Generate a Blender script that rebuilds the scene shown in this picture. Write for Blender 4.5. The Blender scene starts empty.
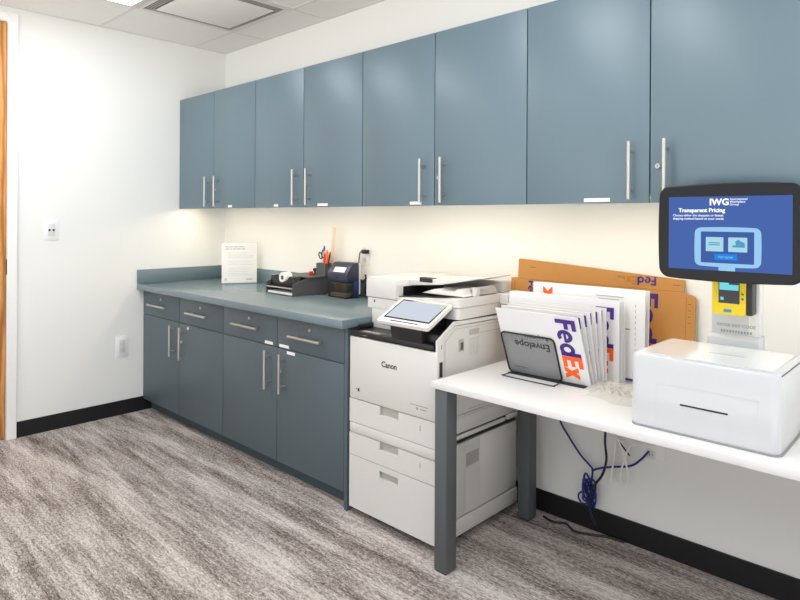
import bpy, bmesh, math, random
from mathutils import Vector, Matrix
random.seed(7)
SC = bpy.context.scene
COL = SC.collection
PI = math.pi

# ------------------------------------------------------------------ helpers
def lin(r, g, b):
    def f(c):
        c /= 255.0
        return c / 12.92 if c <= 0.04045 else ((c + 0.055) / 1.055) ** 2.4
    return (f(r), f(g), f(b), 1.0)

def mat(name, rgb, rough=0.5, metal=0.0, spec=0.5, bump=0.0, bscale=200.0, var=0.0, vscale=6.0, emit=None, estr=0.0, alpha=1.0, coat=0.0, trans=0.0):
    m = bpy.data.materials.new(name); m.use_nodes = True
    nt = m.node_tree; b = nt.nodes['Principled BSDF']
    b.inputs['Base Color'].default_value = lin(*rgb)
    b.inputs['Roughness'].default_value = rough
    b.inputs['Metallic'].default_value = metal
    b.inputs['Specular IOR Level'].default_value = spec
    b.inputs['Coat Weight'].default_value = coat
    b.inputs['Transmission Weight'].default_value = trans
    b.inputs['Alpha'].default_value = alpha
    tc = nt.nodes.new('ShaderNodeTexCoord')
    if var > 0:
        n = nt.nodes.new('ShaderNodeTexNoise'); n.inputs['Scale'].default_value = vscale
        n.inputs['Detail'].default_value = 3
        nt.links.new(tc.outputs['Object'], n.inputs['Vector'])
        r = nt.nodes.new('ShaderNodeMapRange')
        r.inputs['To Min'].default_value = 1 - var; r.inputs['To Max'].default_value = 1 + var
        nt.links.new(n.outputs['Fac'], r.inputs['Value'])
        mx = nt.nodes.new('ShaderNodeMix'); mx.data_type = 'RGBA'; mx.blend_type = 'MULTIPLY'
        mx.inputs[0].default_value = 1.0
        mx.inputs[6].default_value = lin(*rgb)
        nt.links.new(r.outputs['Result'], mx.inputs[7])
        nt.links.new(mx.outputs[2], b.inputs['Base Color'])
    if bump > 0:
        n2 = nt.nodes.new('ShaderNodeTexNoise'); n2.inputs['Scale'].default_value = bscale
        nt.links.new(tc.outputs['Object'], n2.inputs['Vector'])
        bp = nt.nodes.new('ShaderNodeBump'); bp.inputs['Strength'].default_value = bump
        bp.inputs['Distance'].default_value = 0.002
        nt.links.new(n2.outputs['Fac'], bp.inputs['Height'])
        nt.links.new(bp.outputs['Normal'], b.inputs['Normal'])
    if emit is not None:
        b.inputs['Emission Color'].default_value = lin(*emit)
        b.inputs['Emission Strength'].default_value = estr
    return m

def glow(name, rgb, strength=1.0):
    m = bpy.data.materials.new(name); m.use_nodes = True
    nt = m.node_tree; nt.nodes.clear()
    o = nt.nodes.new('ShaderNodeOutputMaterial'); e = nt.nodes.new('ShaderNodeEmission')
    e.inputs['Color'].default_value = lin(*rgb); e.inputs['Strength'].default_value = strength
    nt.links.new(e.outputs[0], o.inputs[0])
    return m

def _add(bm, src):
    me = bpy.data.meshes.new('tmp'); src.to_mesh(me); bm.from_mesh(me); bpy.data.meshes.remove(me); src.free()

def bx(bm, x0, x1, y0, y1, z0, z1, bev=0.0, seg=2, only=None):
    t = bmesh.new()
    bmesh.ops.create_cube(t, size=1.0)
    sx, sy, sz = abs(x1 - x0), abs(y1 - y0), abs(z1 - z0)
    for v in t.verts:
        v.co = Vector(((x0 + x1) / 2 + v.co.x * sx, (y0 + y1) / 2 + v.co.y * sy, (z0 + z1) / 2 + v.co.z * sz))
    if bev > 0:
        es = t.edges[:]
        if only is not None:
            ax = 'xyz'.index(only)
            es = [e for e in es if abs((e.verts[0].co - e.verts[1].co)[ax]) > 1e-7]
        bmesh.ops.bevel(t, geom=es, offset=bev, segments=seg, profile=0.5, affect='EDGES')
    _add(bm, t)
    return bm

def poly(bm, pts, axis, a0, a1, bev=0.0, seg=2):
    """extrude a 2D polygon along an axis: axis x -> pts are (y,z); y -> (x,z); z -> (x,y)"""
    t = bmesh.new()
    def P(p, a):
        return {'x': (a, p[0], p[1]), 'y': (p[0], a, p[1]), 'z': (p[0], p[1], a)}[axis]
    A = [t.verts.new(P(p, a0)) for p in pts]; B = [t.verts.new(P(p, a1)) for p in pts]
    n = len(pts)
    t.faces.new(A); t.faces.new(B[::-1])
    for i in range(n):
        t.faces.new((A[i], B[i], B[(i + 1) % n], A[(i + 1) % n]))
    bmesh.ops.recalc_face_normals(t, faces=t.faces)
    if bev > 0:
        bmesh.ops.bevel(t, geom=t.edges[:], offset=bev, segments=seg, profile=0.5, affect='EDGES')
    _add(bm, t)
    return bm

def rr(x0, x1, y0, y1, r, n=5):
    out = []
    for cx, cy, a in ((x1 - r, y1 - r, 0), (x0 + r, y1 - r, 90), (x0 + r, y0 + r, 180), (x1 - r, y0 + r, 270)):
        for k in range(n + 1):
            t = math.radians(a + 90 * k / n)
            out.append((cx + r * math.cos(t), cy + r * math.sin(t)))
    return out

def tube(bm, pts, r, n=8, cap=True):
    t = bmesh.new()
    P = [Vector(p) for p in pts]
    prev = None; rings = []
    for i, p in enumerate(P):
        d = (P[min(i + 1, len(P) - 1)] - P[max(i - 1, 0)]).normalized()
        if prev is None:
            u = d.cross(Vector((0, 0, 1)))
            if u.length < 1e-3: u = d.cross(Vector((1, 0, 0)))
            u.normalize()
        else:
            u = (prev - d * prev.dot(d)).normalized()
        prev = u; w = d.cross(u)
        rad = r[i] if isinstance(r, (list, tuple)) else r
        rings.append([t.verts.new(p + (u * math.cos(2 * PI * k / n) + w * math.sin(2 * PI * k / n)) * rad) for k in range(n)])
    for a, b in zip(rings, rings[1:]):
        for k in range(n):
            t.faces.new((a[k], a[(k + 1) % n], b[(k + 1) % n], b[k]))
    if cap:
        t.faces.new(rings[0][::-1]); t.faces.new(rings[-1])
    bmesh.ops.recalc_face_normals(t, faces=t.faces)
    for f in t.faces: f.smooth = True
    _add(bm, t)
    return bm

def cyl(bm, p0, p1, r, n=20): return tube(bm, [p0, p1], r, n)

def spline(pts, k=8, closed=False):
    P = [Vector(p) for p in pts]; out = []
    n = len(P)
    rng = range(n) if closed else range(n - 1)
    for i in rng:
        if closed:
            p0, p1, p2, p3 = P[(i - 1) % n], P[i], P[(i + 1) % n], P[(i + 2) % n]
        else:
            p0, p1, p2, p3 = P[max(i - 1, 0)], P[i], P[i + 1], P[min(i + 2, n - 1)]
        for s in range(k):
            t = s / k
            out.append(0.5 * ((2 * p1) + (-p0 + p2) * t + (2 * p0 - 5 * p1 + 4 * p2 - p3) * t * t + (-p0 + 3 * p1 - 3 * p2 + p3) * t ** 3))
    out.append(P[0] if closed else P[-1])
    return out

def lathe(bm, prof, c, axis='z', n=32):
    t = bmesh.new(); rings = []
    for r, h in prof:
        ring = []
        for k in range(n):
            a = 2 * PI * k / n; ca, sa = r * math.cos(a), r * math.sin(a)
            v = {'z': (ca, sa, h), 'y': (ca, h, sa), 'x': (h, ca, sa)}[axis]
            ring.append(t.verts.new(Vector(c) + Vector(v)))
        rings.append(ring)
    for a, b in zip(rings, rings[1:]):
        for k in range(n): t.faces.new((a[k], a[(k + 1) % n], b[(k + 1) % n], b[k]))
    t.faces.new(rings[0][::-1]); t.faces.new(rings[-1])
    bmesh.ops.recalc_face_normals(t, faces=t.faces)
    _add(bm, t); return bm

def xf(bm, M):
    bmesh.ops.transform(bm, matrix=M, verts=bm.verts[:]); return bm

def text_bm(s, size, extrude=0.0003, offset=0.0, ax='LEFT', ay='BOTTOM_BASELINE', shear=0.0, space=1.0, res=3):
    c = bpy.data.curves.new('t', 'FONT'); c.body = s; c.size = size; c.extrude = extrude; c.offset = offset
    c.align_x = ax; c.align_y = ay; c.resolution_u = res; c.shear = shear; c.space_character = space
    o = bpy.data.objects.new('t', c); COL.objects.link(o)
    dg = bpy.context.evaluated_depsgraph_get(); dg.update()
    me = bpy.data.meshes.new_from_object(o.evaluated_get(dg))
    bm = bmesh.new(); bm.from_mesh(me)
    bpy.data.meshes.remove(me); bpy.data.objects.remove(o); bpy.data.curves.remove(c)
    return bm

MW = {}
def thing(name, label, cat, loc=(0, 0, 0), rot=(0, 0, 0), group=None):
    o = bpy.data.objects.new(name, None); COL.objects.link(o)
    o.empty_display_size = 0.05
    o.location = loc; o.rotation_euler = rot
    o['label'] = label; o['category'] = cat
    if group: o['group'] = group
    MW[o.name] = Matrix.Translation(Vector(loc)) @ __import__('mathutils').Euler(rot).to_matrix().to_4x4()
    return o

def smooth_by_angle(me, ang=35):
    bm = bmesh.new(); bm.from_mesh(me)
    lim = math.radians(ang)
    for f in bm.faces: f.smooth = True
    for e in bm.edges:
        if len(e.link_faces) == 2: e.smooth = e.calc_face_angle(0) < lim
    bm.to_mesh(me); bm.free()

def obj(name, bm, m, parent=None, local=False, label=None, smooth=True, base=None, ang=35):
    """one mesh object; world coordinates unless local=True (then in the frame of the thing)"""
    me = bpy.data.meshes.new(name)
    M = Matrix.Identity(4)
    if parent is not None:
        M = MW[parent.name]
        if not local: xf(bm, M.inverted())
    else:
        if base is None:
            xs = [v.co for v in bm.verts]
            base = Vector(((min(v.x for v in xs) + max(v.x for v in xs)) / 2, (min(v.y for v in xs) + max(v.y for v in xs)) / 2, min(v.z for v in xs)))
        else: base = Vector(base)
        xf(bm, Matrix.Translation(-base))
    bm.normal_update(); bm.to_mesh(me); bm.free()
    if smooth: smooth_by_angle(me, ang)
    for mm in (m if isinstance(m, (list, tuple)) else [m]): me.materials.append(mm)
    o = bpy.data.objects.new(name, me); COL.objects.link(o)
    if parent is not None: o.parent = parent
    else: o.location = base
    MW[o.name] = M if parent is not None else Matrix.Translation(base)
    if label: o['label'] = label
    return o

def tag(o, label, cat, group=None):
    o['label'] = label; o['category'] = cat
    if group: o['group'] = group
    return o

def struct(name, bm, m):
    o = obj(name, bm, m, base=(0, 0, 0), smooth=False); o['kind'] = 'structure'; return o

NB = bmesh.new

# ------------------------------------------------------------------ materials
M_wall = mat('wall_paint', (240, 240, 236), 0.75, bump=0.05, bscale=300)
M_ceil = mat('ceiling_tile', (240, 238, 234), 0.9, bump=0.25, bscale=500, var=0.02, vscale=120)
M_grid = mat('ceiling_grid', (226, 224, 220), 0.6)
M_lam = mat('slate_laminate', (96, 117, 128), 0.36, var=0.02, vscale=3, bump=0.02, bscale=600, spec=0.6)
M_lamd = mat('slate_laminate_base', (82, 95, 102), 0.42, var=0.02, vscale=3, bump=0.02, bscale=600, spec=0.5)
M_carc = mat('slate_carcass', (70, 86, 94), 0.6)
M_top = mat('teal_countertop', (108, 126, 133), 0.27, var=0.03, vscale=400, spec=0.75)
M_toe = mat('toe_kick', (62, 78, 84), 0.6)
M_steel = mat('brushed_steel', (204, 202, 196), 0.32, metal=.92)
M_base = mat('black_rubber', (18, 18, 22), 0.5)
M_white = mat('white_plastic', (222, 221, 218), 0.42)
M_print = mat('printer_white', (214, 212, 208), 0.45)
M_printd = mat('printer_recess', (176, 172, 166), 0.5)
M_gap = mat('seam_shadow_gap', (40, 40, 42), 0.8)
M_black = mat('black_plastic', (30, 30, 32), 0.35)
M_blackg = mat('black_gloss', (16, 16, 20), 0.16)
M_dgrey = mat('dark_grey_plastic', (82, 82, 84), 0.5, bump=0.1, bscale=900)
M_leg = mat('grey_powder_coat', (86, 89, 92), 0.5)
M_desk = mat('white_desk_laminate', (222, 221, 219), 0.35)
M_paper = mat('paper_white', (240, 239, 236), 0.65)
M_env = mat('envelope_white', (226, 226, 227), 0.5, var=0.015, vscale=14)
M_card = mat('kraft_cardboard', (190, 137, 74), 0.8, var=0.05, vscale=25, bump=0.05, bscale=300)
M_purple = mat('purple_ink', (68, 30, 125), 0.5)
M_orange = mat('orange_ink', (246, 96, 16), 0.5)
M_ink = mat('black_ink', (48, 48, 50), 0.6)
M_greyink = mat('grey_ink', (150, 150, 150), 0.6)
M_bez = mat('screen_bezel', (15, 15, 20), 0.34, spec=0.35)
M_wire = mat('black_wire', (22, 22, 24), 0.4)
M_navy = mat('navy_plastic', (42, 46, 70), 0.4)
M_blue = mat('blue_cable', (24, 36, 118), 0.4)
M_navyc = mat('dark_cable', (24, 26, 44), 0.45)
M_cord = mat('white_cord', (240, 236, 226), 0.5)
M_kiosk = mat('kiosk_white', (200, 202, 205), 0.25, coat=0.4)
M_kgl = mat('kiosk_glossy_top', (226, 231, 231), 0.06, spec=0.7, coat=0.6)
M_neck = mat('neck_grey', (196, 199, 202), 0.35)
M_yel = mat('yellow_plastic', (236, 206, 20), 0.35)
M_red = mat('red_plastic', (214, 60, 40), 0.4)
M_or2 = mat('orange_plastic', (250, 120, 20), 0.4)
M_bl2 = mat('blue_plastic', (28, 70, 190), 0.4)
M_pp2 = mat('plum_plastic', (92, 24, 70), 0.4)
M_wood = mat('pale_wood', (226, 204, 168), 0.5)
M_plate = mat('wall_plate', (243, 243, 241), 0.4)
M_smoke = mat('smoked_plastic', (50, 46, 42), 0.15, alpha=0.72)
M_bag = mat('clear_film', (240, 238, 232), 0.25, alpha=0.88, spec=0.7)
M_lamp = glow('lamp_diffuser', (246, 250, 255), 6.5)
M_warm = glow('warm_strip', (255, 236, 204), 15.0)
M_lcd = glow('lcd_blue', (78, 108, 180), 0.74)
M_lcdd = glow('lcd_blue_dark', (70, 98, 168), 0.78)
M_lcdl = glow('lcd_pale', (160, 208, 246), 0.78)
M_lcdp = glow('lcd_card', (176, 222, 238), 0.78)
M_lcdb = glow('lcd_button', (40, 140, 236), 0.78)
M_lcdk = glow('lcd_mark', (90, 160, 200), 0.78)
M_lcdw = glow('lcd_white', (250, 252, 255), 1.0)
M_tab = glow('tablet_lcd', (206, 213, 224), 0.84)
M_cyan = glow('terminal_cyan', (120, 220, 232), .8)

def mesh_mat():
    m = bpy.data.materials.new('fine_wire_mesh'); m.use_nodes = True
    nt = m.node_tree; b = nt.nodes['Principled BSDF']
    b.inputs['Base Color'].default_value = lin(92, 92, 95); b.inputs['Roughness'].default_value = 0.5
    tc = nt.nodes.new('ShaderNodeTexCoord')
    sep = nt.nodes.new('ShaderNodeSeparateXYZ'); nt.links.new(tc.outputs['Object'], sep.inputs[0])
    res = []
    for ax in ('X', 'Z'):
        mu = nt.nodes.new('ShaderNodeMath'); mu.operation = 'MULTIPLY'; mu.inputs[1].default_value = 900.0
        nt.links.new(sep.outputs[ax], mu.inputs[0])
        fr = nt.nodes.new('ShaderNodeMath'); fr.operation = 'FRACT'; nt.links.new(mu.outputs[0], fr.inputs[0])
        lt = nt.nodes.new('ShaderNodeMath'); lt.operation = 'LESS_THAN'; lt.inputs[1].default_value = 0.15
        nt.links.new(fr.outputs[0], lt.inputs[0]); res.append(lt)
    mxm = nt.nodes.new('ShaderNodeMath'); mxm.operation = 'MAXIMUM'
    nt.links.new(res[0].outputs[0], mxm.inputs[0]); nt.links.new(res[1].outputs[0], mxm.inputs[1])
    nt.links.new(mxm.outputs[0], b.inputs['Alpha'])
    return m
M_mesh = mesh_mat()

def carpet_mat():
    m = bpy.data.materials.new('streaked_carpet'); m.use_nodes = True
    nt = m.node_tree; b = nt.nodes['Principled BSDF']; L = nt.links.new
    b.inputs['Roughness'].default_value = 0.95; b.inputs['Specular IOR Level'].default_value = 0.1
    tc = nt.nodes.new('ShaderNodeTexCoord')
    def noise(sx, sy, scale, detail, rough=0.6):
        mp = nt.nodes.new('ShaderNodeMapping'); mp.inputs['Scale'].default_value = (sx, sy, 1)
        L(tc.outputs['Object'], mp.inputs['Vector'])
        n = nt.nodes.new('ShaderNodeTexNoise'); n.inputs['Scale'].default_value = scale
        n.inputs['Detail'].default_value = detail; n.inputs['Roughness'].default_value = rough
        L(mp.outputs[0], n.inputs['Vector']); return n
    big = noise(1.1, 9.0, 1.0, 4, 0.6)
    mid = noise(4.5, 45, 1.0, 4, 0.7)
    fine = noise(48, 130, 1.0, 5, 0.9)
    def mul(a, k):
        x = nt.nodes.new('ShaderNodeMath'); x.operation = 'MULTIPLY'; x.inputs[1].default_value = k; L(a, x.inputs[0]); return x.outputs[0]
    def add(a, c):
        x = nt.nodes.new('ShaderNodeMath'); x.operation = 'ADD'; L(a, x.inputs[0]); L(c, x.inputs[1]); return x.outputs[0]
    v = add(add(mul(big.outputs['Fac'], 0.46), mul(mid.outputs['Fac'], 0.33)), mul(fine.outputs['Fac'], 0.95))
    r = nt.nodes.new('ShaderNodeValToRGB')
    r.color_ramp.elements[0].position = 0.73; r.color_ramp.elements[0].color = lin(76, 65, 59)
    r.color_ramp.elements[1].position = 0.99; r.color_ramp.elements[1].color = lin(212, 204, 199)
    e = r.color_ramp.elements.new(0.85); e.color = lin(150, 140, 134)
    L(v, r.inputs[0]); L(r.outputs[0], b.inputs['Base Color'])
    bp = nt.nodes.new('ShaderNodeBump'); bp.inputs['Strength'].default_value = 0.5; bp.inputs['Distance'].default_value = 0.004
    L(fine.outputs['Fac'], bp.inputs['Height']); L(bp.outputs[0], b.inputs['Normal'])
    return m
M_carpet = carpet_mat()

def oak_mat():
    m = bpy.data.materials.new('oak_veneer'); m.use_nodes = True
    nt = m.node_tree; b = nt.nodes['Principled BSDF']; L = nt.links.new
    b.inputs['Roughness'].default_value = 0.4
    tc = nt.nodes.new('ShaderNodeTexCoord'); mp = nt.nodes.new('ShaderNodeMapping')
    mp.inputs['Scale'].default_value = (1, 9, 1.1); L(tc.outputs['Object'], mp.inputs['Vector'])
    w = nt.nodes.new('ShaderNodeTexWave'); w.wave_type = 'BANDS'; w.bands_direction = 'Y'
    w.inputs['Scale'].default_value = 1.2; w.inputs['Distortion'].default_value = 9; w.inputs['Detail'].default_value = 3
    L(mp.outputs[0], w.inputs['Vector'])
    r = nt.nodes.new('ShaderNodeValToRGB')
    r.color_ramp.elements[0].color = lin(172, 110, 50); r.color_ramp.elements[1].color = lin(222, 162, 94)
    L(w.outputs['Fac'], r.inputs[0]); L(r.outputs[0], b.inputs['Base Color'])
    return m
M_oak = oak_mat()

# ------------------------------------------------------------------ the setting
H = 2.70; RX = 5.75; RY = -4.55
struct('floor', bx(NB(), -0.1, RX + .1, RY - .1, 0.1, -0.08, 0.0), M_carpet)
cl = struct('ceiling', bx(NB(), -0.1, RX + .1, RY - .1, 0.1, H, H + 0.08), M_ceil)
TX, TY, A0, B0 = 0.703, 0.688, 0.565, -0.281
g = NB()
x = A0
while x < RX:
    bx(g, x - .012, x + .012, RY, 0, H - .003, H + .004); x += TX
y = B0
while y > RY:
    bx(g, 0, RX, y - .012, y + .012, H - .0028, H + .004); y -= TY
bx(g, 0, .02, RY, 0, H - .003, H + .004); bx(g, 0, RX, -.02, 0, H - .0032, H + .004)
struct('trim_1', g, M_grid)
DY0, DY1, DZ = -1.513, -2.50, 2.603
w = NB()
bx(w, -.12, 0, DY0, .1, 0, H); bx(w, -.12, 0, RY, DY1, 0, H); bx(w, -.12, 0, DY1, DY0, DZ, H)
struct('wall_left', w, M_wall)
struct('wall_back', bx(NB(), 0, RX + .1, 0, .1, 0, H), M_wall)
# door in the left wall
door = obj('door_1', bx(NB(), -.055, -.012, DY1 + .012, DY0 - .004, .008, DZ - .004, .002), M_oak, base=(0, -2.0, 0))
door['kind'] = 'structure'
hb = NB(); cyl(hb, (-.004, DY0 + .003, 1.03), (-.004, DY0 + .003, 1.125), .007, 10)
obj('hinge', hb, M_black, door)
hd = NB(); cyl(hd, (-.012, DY1 + .08, 1.0), (.045, DY1 + .08, 1.0), .011); cyl(hd, (.045, DY1 + .08, 1.0), (.045, DY1 + .2, 1.0), .009)
lathe(hd, [(.026, -.012), (.026, -.004)], (0, DY1 + .08, 1.0), 'x')
obj('door_handle', hd, M_steel, door)
t = NB()
bx(t, .0005, .016, DY0, DY0 + .054, 0, DZ + .055, .003); bx(t, .0005, .016, DY1 - .054, DY1, 0, DZ + .055, .003)
bx(t, .0005, .0155, DY1, DY0, DZ, DZ + .055, .003)
struct('trim_2', t, M_plate)
def baseb(name, pts):
    b = NB()
    for q in pts: bx(b, *q, 0, .1, .002)
    struct(name, b, M_base)
baseb('baseboard_left', [(.0005, .009, -1.458, -.002), (.0005, .009, RY, DY1 - .055)])
baseb('baseboard_back', [(2.23, RX, -.009, -.0005)])

# ------------------------------------------------------------------ ceiling lights and diffuser
def troffer(x0, y1, label, ln=2):
    y0 = y1 - TY * ln; x1 = x0 + TX
    c = ((x0 + x1) / 2, (y0 + y1) / 2, H - .012)
    t = thing('ceiling_light', label, 'ceiling light', c, group='recessed ceiling lights')
    f = NB(); k = .04
    bx(f, x0 + .014, x0 + k, y0 + .014, y1 - .014, H - .012, H - .0035, .002); bx(f, x1 - k, x1 - .014, y0 + .014, y1 - .014, H - .012, H - .0035, .002)
    bx(f, x0 + k, x1 - k, y0 + .014, y0 + k, H - .012, H - .0035, .002); bx(f, x0 + k, x1 - k, y1 - k, y1 - .014, H - .012, H - .0035, .002)
    obj('frame', f, M_white, t)
    obj('diffuser', bx(NB(), x0 + k, x1 - k, y0 + k, y1 - k, H - .009, H - .0045), M_lamp, t)
troffer(A0, B0 - TY, 'lit rectangular ceiling light beside the square air diffuser')
troffer(A0 + 3 * TX, B0 - TY, 'lit rectangular ceiling light above the middle of the room')
troffer(A0 + 6 * TX, B0 - TY, 'lit rectangular ceiling light above the payment kiosk end of the desk')
for i, wd in ((0, 'by the oak door'), (3, 'in the middle of the rear half of the room'), (6, 'in the rear corner behind the desk end')):
    troffer(A0 + i * TX, B0 - 4 * TY, 'lit rectangular ceiling light ' + wd)

x0, x1, y1, y0 = A0 + .014, A0 + TX - .014, B0 - .014, B0 - TY + .014
d = thing('air_diffuser', 'square white ceiling air diffuser with a plain central panel', 'air vent', ((x0 + x1) / 2, (y0 + y1) / 2, H - .006))
f = NB(); k = .022
for q in ((x0, x0 + k, y0, y1), (x1 - k, x1, y0, y1), (x0 + k, x1 - k, y0, y0 + k), (x0 + k, x1 - k, y1 - k, y1)): bx(f, *q, H - .008, H - .0035, .001)
obj('frame', f, M_white, d)
obj('throat', bx(NB(), x0 + k, x1 - k, y0 + k, y1 - k, H - .0036, H - .0031), mat('recess_shade_grey', (120, 120, 120), .6), d)  # flat sheet; its grey stands in for shade in the recess around the panel
s = NB(); 
for j in range(3):
    o = .035 + j * .016
    for q in ((x0 + o, x0 + o + .004, y0 + o, y1 - o), (x1 - o - .004, x1 - o, y0 + o, y1 - o), (x0 + o, x1 - o, y0 + o, y0 + o + .004), (x0 + o, x1 - o, y1 - o - .004, y1 - o)): bx(s, *q, H - .007, H - .003)
obj('louvre', s, M_printd, d)
obj('panel', bx(NB(), .655, 1.178, -.872, -.362, H - .016, H - .008, .003), M_ceil, d)

# ------------------------------------------------------------------ cabinets
def bar_handle(p0, p1, out, standoff=.036, r=.0076, inset=.035):
    """bar from p0 to p1 (on the door face), standing off along -y"""
    b = NB(); P0, P1 = Vector(p0), Vector(p1); o = Vector((0, -standoff, 0)); d = (P1 - P0).normalized()
    cyl(b, P0 + o, P1 + o, r, 14)
    for q in (P0 + d * inset, P1 - d * inset): cyl(b, q + Vector((0, .0005, 0)), q + o, r * .75, 10)
    return b
def lock(x, y, z):
    b = NB(); lathe(b, [(.010, 0), (.010, -.006), (.0085, -.009)], (x, y + .0005, z), 'y', 18); return b
def keyhole(x, y, z): return bx(NB(), x - .001, x + .001, y - .0092, y - .008, z - .005, z + .005)

UD, UB, UT = -.387, 1.455, 2.273
def wall_cabinet(x0, xm, x1, label, strips):
    t = thing('wall_cabinet', label, 'wall cabinet', ((x0 + x1) / 2, -.19, UB), group='blue-grey wall cabinets')
    b = NB()
    zb = UB + .03
    bx(b, x0, x0 + .016, UD + .0205, -.002, UB + .012, UT); bx(b, x1 - .016, x1, UD + .0205, -.002, UB + .012, UT)
    bx(b, x0 + .016, x1 - .016, UD + .0205, -.002, zb, zb + .016); bx(b, x0 + .016, x1 - .016, UD + .0205, -.002, UT - .016, UT)
    bx(b, x0 + .016, x1 - .016, -.012, -.002, zb + .016, UT - .016); bx(b, x0 + .016, x1 - .016, UD + .0205, UD + .0305, zb + .016, UT - .016)
    obj('carcass', b, M_carc, t)
    for a, c, right in ((x0, xm, 0), (xm, x1, 1)):
        dr = obj('door', bx(NB(), a + .0024, c - .0024, UD, UD + .019, UB, UT, .0012), M_lam, t)
        hx = c - .063 if not right else a + .063
        obj('handle', bar_handle((hx, UD, 1.468), (hx, UD, 1.678), -1), M_steel, dr)
        if right:
            obj('lock', lock(a + .03, UD, 1.585), M_steel, dr); obj('keyhole', keyhole(a + .03, UD, 1.585), M_black, dr)
        for sx, wd in strips:
            if a < sx < c: obj('label_strip', bx(NB(), sx - wd / 2, sx + wd / 2, UD - .0006, UD + .0002, UB + .006, UB + .02), M_paper, dr, label='small white label strip')
    return t
WX = [.003, .505, 1.018, 1.524, 2.029, 2.530, 3.035, 3.547, 4.055, 4.56, 5.07]
wall_cabinet(WX[0], WX[1], WX[2], 'leftmost blue-grey two-door wall cabinet, touching the left wall', [(.72, .05)])
wall_cabinet(WX[2], WX[3], WX[4], 'blue-grey two-door wall cabinet above the tape dispenser and pen cup', [(1.25, .045), (1.70, .09)])
wall_cabinet(WX[4], WX[5], WX[6], 'blue-grey two-door wall cabinet above the big printer and cardboard', [(2.41, .075)])
wall_cabinet(WX[6], WX[7], WX[8], 'blue-grey two-door wall cabinet directly above and behind the kiosk screen, round lock showing', [(3.345, .105)])
for xa, xb, xc, n in ((WX[0] + .06, WX[2] - .06, 0, 'leftmost wall cabinet, by the left wall'), (WX[2] + .06, WX[4] - .06, 0, 'wall cabinet over the pen cup'), (WX[4] + .06, WX[6] - .06, 0, 'wall cabinet over the printer'), (WX[6] + .06, WX[8] - .06, 0, 'wall cabinet over the kiosk')):
    t = thing('cabinet_light', 'slim warm light bar fixed underneath the ' + n, 'under-cabinet light', ((xa + xb) / 2, -.31, UB + .006), group='light bars under the wall cabinets')
    obj('housing', bx(NB(), xa, xb, -.335, -.285, UB + .017, UB + .0295, .002), M_white, t)
    obj('lens', bx(NB(), xa + .01, xb - .01, -.33, -.29, UB + .012, UB + .0168), M_warm, t)

BF, CT, CD = -.656, .913, -.705
def base_cabinet(x0, xm, x1, label, stickers, bump=False):
    t = thing('base_cabinet', label, 'base cabinet', ((x0 + x1) / 2, -.32, 0), group='blue-grey base cabinets')
    b = NB()
    bx(b, x0, x1, BF + .0205, -.003, .083, .8715)
    obj('carcass', b, M_carc, t)
    obj('toe_kick', bx(NB(), x0, x1, BF + .06, BF + .075, .001, .083), M_toe, t)
    for a, c, right in ((x0, xm, 0), (xm, x1, 1)):
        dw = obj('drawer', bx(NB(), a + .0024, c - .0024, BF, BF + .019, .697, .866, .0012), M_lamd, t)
        cx = (a + c) / 2
        obj('handle', bar_handle((cx - .13, BF, .777), (cx + .13, BF, .777), -1), M_steel, dw)
        obj('lock', lock(cx + .012, BF, .822), M_steel, dw)
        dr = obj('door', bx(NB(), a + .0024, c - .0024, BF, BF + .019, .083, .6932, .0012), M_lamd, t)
        hx = c - .067 if not right else a + .067
        obj('handle', bar_handle((hx, BF, .463), (hx, BF, .673), -1), M_steel, dr)
        if right: obj('lock', lock(a + .035, BF, .57), M_steel, dr)
        for sx, sz, wd in stickers:
            if a < sx < c: obj('label_strip', bx(NB(), sx - wd / 2, sx + wd / 2, BF - .0006, BF + .0002, sz - .008, sz + .008), M_paper, dw if sz > .697 else dr, label='small white label strip')
    if bump: obj('bumper', lock(xm + .125, BF, .672), M_white, dr)
    return t
base_cabinet(.003, .548, 1.10, 'blue-grey base cabinet with two drawers and doors against the left wall', [], True)
rc = base_cabinet(1.10, 1.652, 2.200, 'blue-grey base cabinet with white label strips beside the printer', [(1.575, .709, .075), (1.715, .709, .085), (1.775, .680, .07)])
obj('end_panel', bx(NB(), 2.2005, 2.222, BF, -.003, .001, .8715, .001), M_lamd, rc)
t = NB(); bx(t, .003, 2.238, CD, -.003, .8725, CT, .003)
ctp = thing('countertop', 'blue-grey laminate worktop with low backsplash over the base cabinets', 'worktop', (1.1, -.35, .8725))
obj('slab', t, M_top, ctp)
t = NB(); bx(t, .003, .022, CD, -.003, CT, CT + .1, .002); bx(t, .022, 2.238, -.021, -.003, CT, CT + .1, .002)
obj('backsplash', t, M_top, ctp)

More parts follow.
